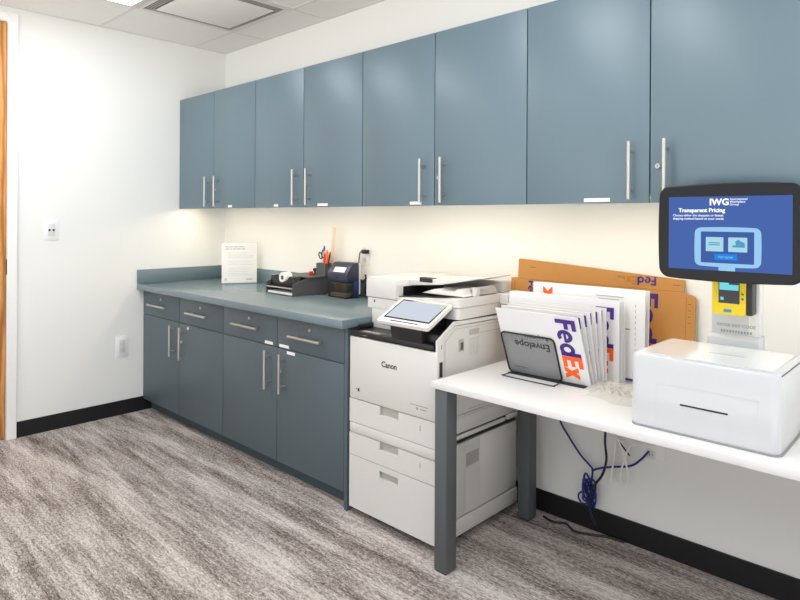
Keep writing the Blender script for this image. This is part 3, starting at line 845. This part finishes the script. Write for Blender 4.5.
sg('screen_graphic', M_lcdk, [(cx + .016, 1.3091), (cx + .052, 1.3091), (cx + .050, 1.3246), (cx + .040, 1.3275), (cx + .034, 1.3342), (cx + .024, 1.3275), (cx + .026, 1.3168), (cx + .016, 1.3149)], .0009)

# ------------------------------------------------------------------ things on the worktop
# sign in a clear stand
sg_a = math.atan2(.22, .117)
sn = thing('sign_holder', 'upright white notice sheet in a clear stand near the worktop corner', 'sign', (.432, -.279, CT + .001), (0, 0, sg_a))
sw, sh = .247, .293
obj('paper_sheet', bx(NB(), 0, sw, -.0015, .0005, .004, sh), M_paper, sn, local=True)
M_acr = mat('clear_acrylic', (240, 244, 244), 0.05, alpha=.06, spec=.6)
ac = NB(); bx(ac, -.003, sw + .003, -.0045, -.0025, 0, sh + .004, .0005); bx(ac, -.003, sw + .003, -.0025, .07, 0, .002, .0005); obj('acrylic_stand', ac, M_acr, sn, local=True)
ln = NB(); r2 = random.Random(5)
for z_, l_, th_ in ((.262, .135, .006), (.247, .140, .006)):
    xx = .025
    while xx < .025 + l_:
        wv = r2.uniform(.012, .03); bx(ln, xx, min(xx + wv, .025 + l_), -.0022, -.0015, z_, z_ + th_); xx += wv + .006
obj('heading', ln, M_greyink, sn, local=True)
ln = NB()
for k in range(14):
    z_ = .222 - k * .0125; xx = .045 if k else .022
    if k in (4, 8): continue
    end = .20 - r2.uniform(0, .03)
    while xx < end:
        wv = r2.uniform(.01, .028); bx(ln, xx, xx + wv, -.0022, -.0015, z_, z_ + .0028); xx += wv + .005
bx(ln, .02, .036, -.0022, -.0015, .022, .038); bx(ln, .17, .215, -.0022, -.0015, .024, .034)
obj('small_print', ln, mat('pale_ink', (196, 194, 190), .6), sn, local=True)

# letter tray
tr = thing('letter_tray', 'dark grey two-tier letter tray at the back of the worktop', 'letter tray', (1.24, -.19, CT + .001))
z0 = CT + .001
q = NB(); bx(q, 1.095, 1.378, -.352, -.03, z0, z0 + .005, .001)
for xa in (1.095, 1.372): poly(q, [(-.352, z0 + .005), (-.352, z0 + .074), (-.24, z0 + .106), (-.03, z0 + .106), (-.03, z0 + .005)], 'x', xa, xa + .006)
bx(q, 1.101, 1.372, -.036, -.03, z0 + .005, z0 + .106); obj('tray_frame', q, M_dgrey, tr)
obj('upper_shelf', bx(NB(), 1.1012, 1.3718, -.350, -.037, z0 + .044, z0 + .048), M_dgrey, tr)
obj('shelf_lip', bx(NB(), 1.102, 1.371, -.353, -.3505, z0 + .042, z0 + .050, .0005), M_printd, tr)
q = NB(); bx(q, 1.095, 1.392, -.235, -.030, z0 + .1062, z0 + .1102); obj('rear_deck', q, M_dgrey, tr)
tag(obj('paper_stack', bx(NB(), 1.106, 1.366, -.346, -.05, z0 + .0055, z0 + .018, .001), M_paper), 'white paper lying inside the lower slot of the grey letter tray', 'paper')
# tape dispenser
zt = z0 + .049
td = thing('tape_dispenser', 'black tape dispenser with white roll sitting on the grey letter tray', 'tape dispenser', (1.24, -.29, zt))
q = NB(); poly(q, [(1.105, zt), (1.355, zt), (1.352, zt + .032), (1.335, zt + .062), (1.305, zt + .068), (1.280, zt + .044), (1.225, zt + .026), (1.175, zt + .036), (1.150, zt + .062), (1.118, zt + .066), (1.108, zt + .05)], 'y', -.325, -.265, .004); obj('body', q, M_black, td)
q = NB(); bx(q, 1.113, 1.128, -.320, -.27, zt + .0665, zt + .070, .0005); obj('cutter', q, M_steel, td)
q = NB(); lathe(q, [(.014, -.322), (.034, -.322), (.034, -.268), (.014, -.268)], (1.228, 0, zt + .055), 'y', 28); obj('tape_roll', q, M_paper, td)
q = NB(); lathe(q, [(.0138, -.3235), (.0138, -.2665)], (1.228, 0, zt + .055), 'y', 20); obj('hub', q, M_dgrey, td)
# stamps behind the dispenser
for k, (sx, nm) in enumerate(((1.262, 'left'), (1.300, 'right'))):
    s_ = thing('rubber_stamp', 'small black rubber stamp behind the tape dispenser, %s of the two' % nm, 'rubber stamp', (sx, -.09, z0 + .1105), group='rubber stamps on the letter tray')
    q = NB(); bx(q, sx - .013, sx + .013, -.103, -.077, z0 + .1105, z0 + .123, .002); obj('base', q, M_dgrey, s_)
    q = NB(); lathe(q, [(.007, .122), (.006, .130), (.013, .138), (.013, .148), (.006, .154)], (sx, -.09, z0), 'z', 16); obj('grip', q, M_black, s_)
# pen cup
px, py, pz = 1.350, -.078, z0 + .1105
pc = thing('pen_cup', 'dark grey square pen cup standing on the letter tray', 'pen cup', (px, py, pz))
q = NB(); a_ = .044; hh = .080
for u0, u1, v0, v1 in ((-a_, -a_ + .003, -a_ + .01, a_ - .01), (a_ - .003, a_, -a_ + .01, a_ - .01), (-a_, a_, -a_ + .007, -a_ + .01), (-a_, a_, a_ - .01, a_ - .007)): bx(q, px + u0, px + u1, py + v0, py + v1, pz, pz + hh)
bx(q, px - a_, px + a_, py - a_ + .01, py + a_ - .01, pz, pz + .003); obj('wall', q, M_dgrey, pc)
def pen(name, label, cat, dx, dy, tx, ty, L, r, m, tip, group=None):
    L += .032; a = Vector((px + dx, py + dy, pz + .005)); e = a + Vector((tx, ty, L))
    t = thing(name, label, cat, a, group=group)
    d_ = (e - a)
    q = NB(); tube(q, [a, a + d_ * .12, a + d_], [r * .3, r, r], 12); obj('barrel', q, m, t)
    q = NB(); tube(q, [e, e + d_.normalized() * .018], [r, r * .5], 12); obj('cap', q, tip, t)
pen('pen', 'blue pen standing upright in the grey pen cup', 'pen', -.005, 0, -.004, 0, .135, .0065, M_bl2, M_bl2, 'pens in the grey cup')
pen('pen', 'red pen leaning in the pen cup between the blue and orange ones', 'pen', .006, -.012, .006, 0, .105, .006, M_red, M_wood, 'pens in the grey cup')
pen('highlighter', 'thick orange highlighter standing in the grey pen cup', 'highlighter', .018, -.005, .008, 0, .108, .009, M_or2, M_or2)
pen('pen', 'dark plum pen tilting right in the grey pen cup', 'pen', .028, -.010, .030, 0, .098, .006, M_pp2, M_black, 'pens in the grey cup')
ru = thing('ruler', 'pale wooden ruler standing tall at the back of the pen cup', 'ruler', (px + .03, py + .02, pz + .005), (0, math.radians(7), 0))
obj('blade', bx(NB(), -.012, .012, -.0015, .0015, 0, .305, .0005), M_wood, ru, local=True)
q = NB()
for k in range(28): bx(q, -.012, -.007 if k % 4 else -.003, -.0018, -.0014, .02 + k * .01, .0208 + k * .01)
obj('graduation', q, M_greyink, ru, local=True)
sc_ = thing('scissors', 'pair of scissors with black loops standing in the pen cup', 'scissors', (px - .025, py, pz + .004))
q = NB(); poly(q, [(px - .030, pz + .006), (px - .022, pz + .006), (px - .016, pz + .105), (px - .026, pz + .115)], 'y', py - .001, py + .001); obj('blade', q, M_steel, sc_)
for cx_, cz_, ax_, rr_ in ((px - .048, pz + .125, .5, 1.0), (px - .020, pz + .138, -.15, 1.2)):
    q = NB(); tube(q, spline([(cx_ + .013 * math.cos(t_) * math.cos(ax_) - .022 * rr_ * math.sin(t_) * math.sin(-ax_) * -1, py, cz_ + .022 * rr_ * math.sin(t_) * math.cos(ax_) + .013 * math.cos(t_) * math.sin(ax_)) for t_ in [2 * PI * k / 10 for k in range(10)]], 3, True), .0042, 8); obj('finger_loop', q, M_black, sc_)
tag(obj('eraser', bx(NB(), 1.278, 1.288, -.155, -.125, z0 + .1105, z0 + .136, .002), M_red), 'small red eraser standing beside the pen cup', 'eraser')

# pencil sharpener
hx0, hx1, hy0, hy1 = 1.509, 1.688, -.192, -.092
zs = CT + .001
ps_ = thing('pencil_sharpener', 'navy electric pencil sharpener with smoky shavings bin on the worktop', 'pencil sharpener', (1.60, -.14, zs))
q = NB(); poly(q, [(hy0, zs + .098), (hy0 + .002, zs + .148), (hy0 + .030, zs + .185), (hy0 + .055, zs + .208), (hy1 - .01, zs + .212), (hy1, zs + .20), (hy1, zs + .098)], 'x', hx0, hx1, .005); obj('body', q, M_navy, ps_)
q = NB(); bx(q, hx0, hx1, hy0 + .060, hy1, zs + .002, zs + .099, .003); obj('motor_base', q, mat('blue_plastic_base', (30, 46, 98), .4), ps_)
q = NB(); bx(q, hx0 + .002, hx1 - .002, hy0 + .001, hy0 + .058, zs + .001, zs + .096, .005); obj('shavings_bin', q, M_smoke, ps_)
q = NB(); bx(q, hx0 + .02, hx1 - .02, hy0 + .008, hy0 + .05, zs + .006, zs + .028, .005); obj('shavings', q, M_wood, ps_)
q = NB(); poly(q, [(hy0 + .006, zs + .1545), (hy0 + .026, zs + .181), (hy0 + .024, zs + .183), (hy0 + .004, zs + .1565)], 'x', hx0 + .05, hx1 - .03); obj('label_plate', q, M_paper, ps_)
q = NB(); lathe(q, [(.007, 0), (.007, -.003)], ((hx0 + hx1) / 2, hy0 + .0015, zs + .125), 'y', 16); obj('pencil_port', q, M_black, ps_)
q = NB(); bx(q, hx1 - .02, hx1 - .002, hy1 + .0002, hy1 + .012, zs + .02, zs + .205, .002); obj('side_trim', q, M_white, ps_, label='white strip')

# ------------------------------------------------------------------ wall plates
def plate_left(y, z, label, w_=.088, h_=.130, kind='outlet'):
    t = thing('wall_outlet' if kind == 'outlet' else 'wall_jack', label, 'wall outlet', (.0005, y, z - h_ / 2))
    obj('cover_plate', bx(NB(), .0005, .006, y - w_ / 2, y + w_ / 2, z - h_ / 2, z + h_ / 2, .002), M_plate, t)
    obj('insert', bx(NB(), .0061, .0085, y - w_ * .24, y + w_ * .24, z - h_ * .30, z + h_ * .30, .001), M_white, t)
    q = NB()
    if kind == 'outlet':
        for s in (-1, 1):
            for dy in (-.009, .009): bx(q, .0082, .009, y + dy - .0014, y + dy + .0014, z + s * .02 - .004, z + s * .02 + .005)
            lathe(q, [(.0025, .0082), (.0025, .009)], (0, y, z + s * .02 - .011), 'x', 10)
    else:
        for dy in (-.012, .012): bx(q, .0082, .0095, y + dy - .006, y + dy + .006, z - .008, z + .006)
    obj('socket', q, M_ink if kind != 'outlet' else M_greyink, t)
plate_left(-1.263, 1.305, 'white double jack plate high on the left wall', kind='jack')
plate_left(-.807, .480, 'white outlet plate low on the left wall beside the base cabinet', .088, .148)
def plate_back(x, z, label, w_=.09, h_=.125):
    t = thing('wall_outlet', label, 'wall outlet', (x, -.0005, z - h_ / 2))
    obj('cover_plate', bx(NB(), x - w_ / 2, x + w_ / 2, -.006, -.0005, z - h_ / 2, z + h_ / 2, .002), M_plate, t)
    q = NB()
    for s in (-1, 1): bx(q, x - .018, x + .018, -.0085, -.0061, z + s * .028 - .018, z + s * .028 + .018, .002)
    obj('receptacle', q, M_white, t)
    q = NB()
    for s in (-1, 1):
        for dx in (-.007, .007): bx(q, x + dx - .001, x + dx + .001, -.009, -.0083, z + s * .028 - .004, z + s * .028 + .006)
    obj('socket', q, M_ink, t)
plate_back(1.640, 1.165, 'white outlet plate on the back wall above the pencil sharpener')
plate_back(3.408, .435, 'white outlet plate on the back wall under the desk', .11, .085)
pc_ = thing('sharpener_cable', 'black power cord running from the back wall outlet to the pencil sharpener', 'power cord', (1.66, -.04, CT))
q = NB(); bx(q, 1.652, 1.69, -.045, -.0095, 1.175, 1.20, .004); obj('plug', q, M_black, pc_)
q = NB(); tube(q, spline([(1.652, -.03, 1.188), (1.632, -.035, 1.18), (1.622, -.035, 1.12), (1.628, -.035, 1.03), (1.652, -.03, 1.0), (1.688, -.034, 1.03), (1.70, -.034, .985), (1.672, -.034, .95), (1.696, -.034, .925), (1.70, -.034, .960)], 6), .0035, 8); obj('cable', q, M_black, pc_)
q = NB(); tube(q, spline([(1.684, -.036, 1.05), (1.69, -.036, .99), (1.68, -.038, .955), (1.70, -.038, .93)], 6), .006, 8); obj('coil', q, M_black, pc_)

# ------------------------------------------------------------------ cables under the desk
Y = -.03
c = thing('network_cable', 'blue network cable tied in a bundle hanging under the desk', 'cable', (3.15, Y, .1))
pts = [(2.99, Y - .02, .715), (2.992, Y, .55), (2.996, Y, .464), (3.04, Y, .40), (3.10, Y, .33), (3.145, Y, .295), (3.158, Y, .275), (3.150, Y, .20), (3.156, Y - .006, .16)]
q = NB(); tube(q, spline(pts, 6), .0045, 8)
pts = [(3.156, Y, .275), (3.19, Y, .295), (3.25, Y, .318), (3.33, Y, .345), (3.375, Y, .385), (3.408, Y - .005, .428)]
tube(q, spline(pts, 6), .0045, 8)
obj('run', q, M_blue, c)
q = NB(); rnd = random.Random(11)
for k in range(6):
    ox, oz = 3.152 + rnd.uniform(-.012, .016), .185 + rnd.uniform(-.015, .02); a1, a2 = rnd.uniform(.010, .026), rnd.uniform(.04, .065); tlt = rnd.uniform(-.5, .5)
    tube(q, spline([(ox + a1 * math.cos(t_) * math.cos(tlt) - a2 * math.sin(t_) * math.sin(tlt), Y - .012 + .012 * math.sin(t_ * 2 + k), oz + a2 * math.sin(t_) * math.cos(tlt) + a1 * math.cos(t_) * math.sin(tlt)) for t_ in [2 * PI * j / 8 for j in range(8)]], 4, True), .0042, 8)
tube(q, spline([(3.14, Y, .17), (3.105, Y, .165), (3.090, Y, .14), (3.11, Y, .115), (3.15, Y, .13)], 6), .0042, 8)
obj('bundle', q, M_blue, c)
q = NB(); tube(q, spline([(3.148 + .02 * math.cos(t_), Y - .012 + .018 * math.sin(t_), .20) for t_ in [2 * PI * j / 8 for j in range(8)]], 3, True), .004, 8); obj('cable_tie', q, M_navyc, c)
q = NB(); tube(q, spline([(3.238, Y - .045, .715), (3.238, Y - .045, .50), (3.237, Y - .045, .43), (3.243, Y - .045, .36), (3.225, Y - .045, .29), (3.19, Y - .045, .235), (3.165, Y - .045, .17), (3.17, Y - .045, .11), (3.19, Y - .04, .06)], 6), .0055, 8)
tag(obj('power_cable', q, M_navyc), 'dark power cable hanging under the desk beside the blue bundle', 'cable')
q = NB(); tube(q, spline([(3.30, Y - .01, .44), (3.27, Y - .012, .45), (3.25, Y - .012, .47), (3.265, Y - .012, .43), (3.258, Y - .012, .34), (3.246, Y - .012, .26)], 6), .004, 8)
tube(q, spline([(3.25, Y - .014, .455), (3.275, Y - .014, .45), (3.305, Y - .014, .39), (3.325, Y - .014, .31), (3.322, Y - .014, .275), (3.305, Y - .014, .262), (3.288, Y - .014, .28), (3.300, Y - .014, .34), (3.318, Y - .014, .40), (3.34, Y - .014, .44), (3.39, Y - .014, .452)], 6), .004, 8)
tag(obj('white_cord', q, M_cord), 'looped white cord hanging in front of the wall under the desk', 'cord')
q = NB(); tube(q, spline([(3.248, Y - .008, .47), (3.28, Y - .008, .44), (3.33, Y - .008, .39)], 6), .0035, 8)
tag(obj('charger_lead', q, M_black), 'short black lead crossing behind the white cord under the desk', 'cord')
q = NB(); tube(q, spline([(2.93, -.06, .006), (2.99, -.075, .006), (3.04, -.05, .006), (3.10, -.085, .006), (3.17, -.06, .006), (3.23, -.03, .006), (3.30, -.02, .006)], 6), .0055, 8)
tag(obj('floor_cable', q, M_black), 'black cable lying on the carpet along the baseboard behind the desk leg', 'cable')

# ------------------------------------------------------------------ world, camera, colour
wd = bpy.data.worlds.new('World'); SC.world = wd; wd.use_nodes = True
wnt = wd.node_tree; wbg = wnt.nodes['Background']
wtc = wnt.nodes.new('ShaderNodeTexCoord'); wsp = wnt.nodes.new('ShaderNodeSeparateXYZ'); wrp = wnt.nodes.new('ShaderNodeValToRGB')
wmr = wnt.nodes.new('ShaderNodeMapRange'); wmr.inputs['From Min'].default_value = -1; wmr.inputs['From Max'].default_value = 1
wnt.links.new(wtc.outputs['Generated'], wsp.inputs[0]); wnt.links.new(wsp.outputs['Z'], wmr.inputs['Value']); wnt.links.new(wmr.outputs['Result'], wrp.inputs[0])
wrp.color_ramp.elements[0].position = .40; wrp.color_ramp.elements[0].color = (1, .985, .96, 1)
wrp.color_ramp.elements[1].position = .52; wrp.color_ramp.elements[1].color = (.26, .27, .28, 1)
wnt.links.new(wrp.outputs[0], wbg.inputs[0]); wbg.inputs[1].default_value = 2.35
cam = bpy.data.cameras.new('camera'); co = bpy.data.objects.new('camera', cam); COL.objects.link(co)
cx, cy, cz, yaw, rol, f, ppx, ppy = 4.4287, -2.6093, 1.3966, .7582, .0051, 617.30, 402.62, 217.69
d = Vector((-math.sin(yaw), math.cos(yaw), 0)); r = Vector((math.cos(yaw), math.sin(yaw), 0)); u = r.cross(d)
r2_ = r * math.cos(rol) + u * math.sin(rol); u2_ = -r * math.sin(rol) + u * math.cos(rol)
co.matrix_world = Matrix(((r2_.x, u2_.x, -d.x, cx), (r2_.y, u2_.y, -d.y, cy), (r2_.z, u2_.z, -d.z, cz), (0, 0, 0, 1)))
cam.sensor_fit = 'HORIZONTAL'; cam.sensor_width = 36; cam.lens = f * 36 / 800
cam.shift_x = (400 - ppx) / 800; cam.shift_y = (ppy - 300) / 800
cam.clip_start = .02
SC.camera = co
vs = SC.view_settings; vs.view_transform = 'Standard'; vs.look = 'None'; vs.gamma = 1.0; vs.use_curve_mapping = False; vs.exposure = 0.32
SC.cycles.use_denoising = True; SC.cycles.max_bounces = 10; SC.cycles.diffuse_bounces = 5; SC.cycles.transparent_max_bounces = 16
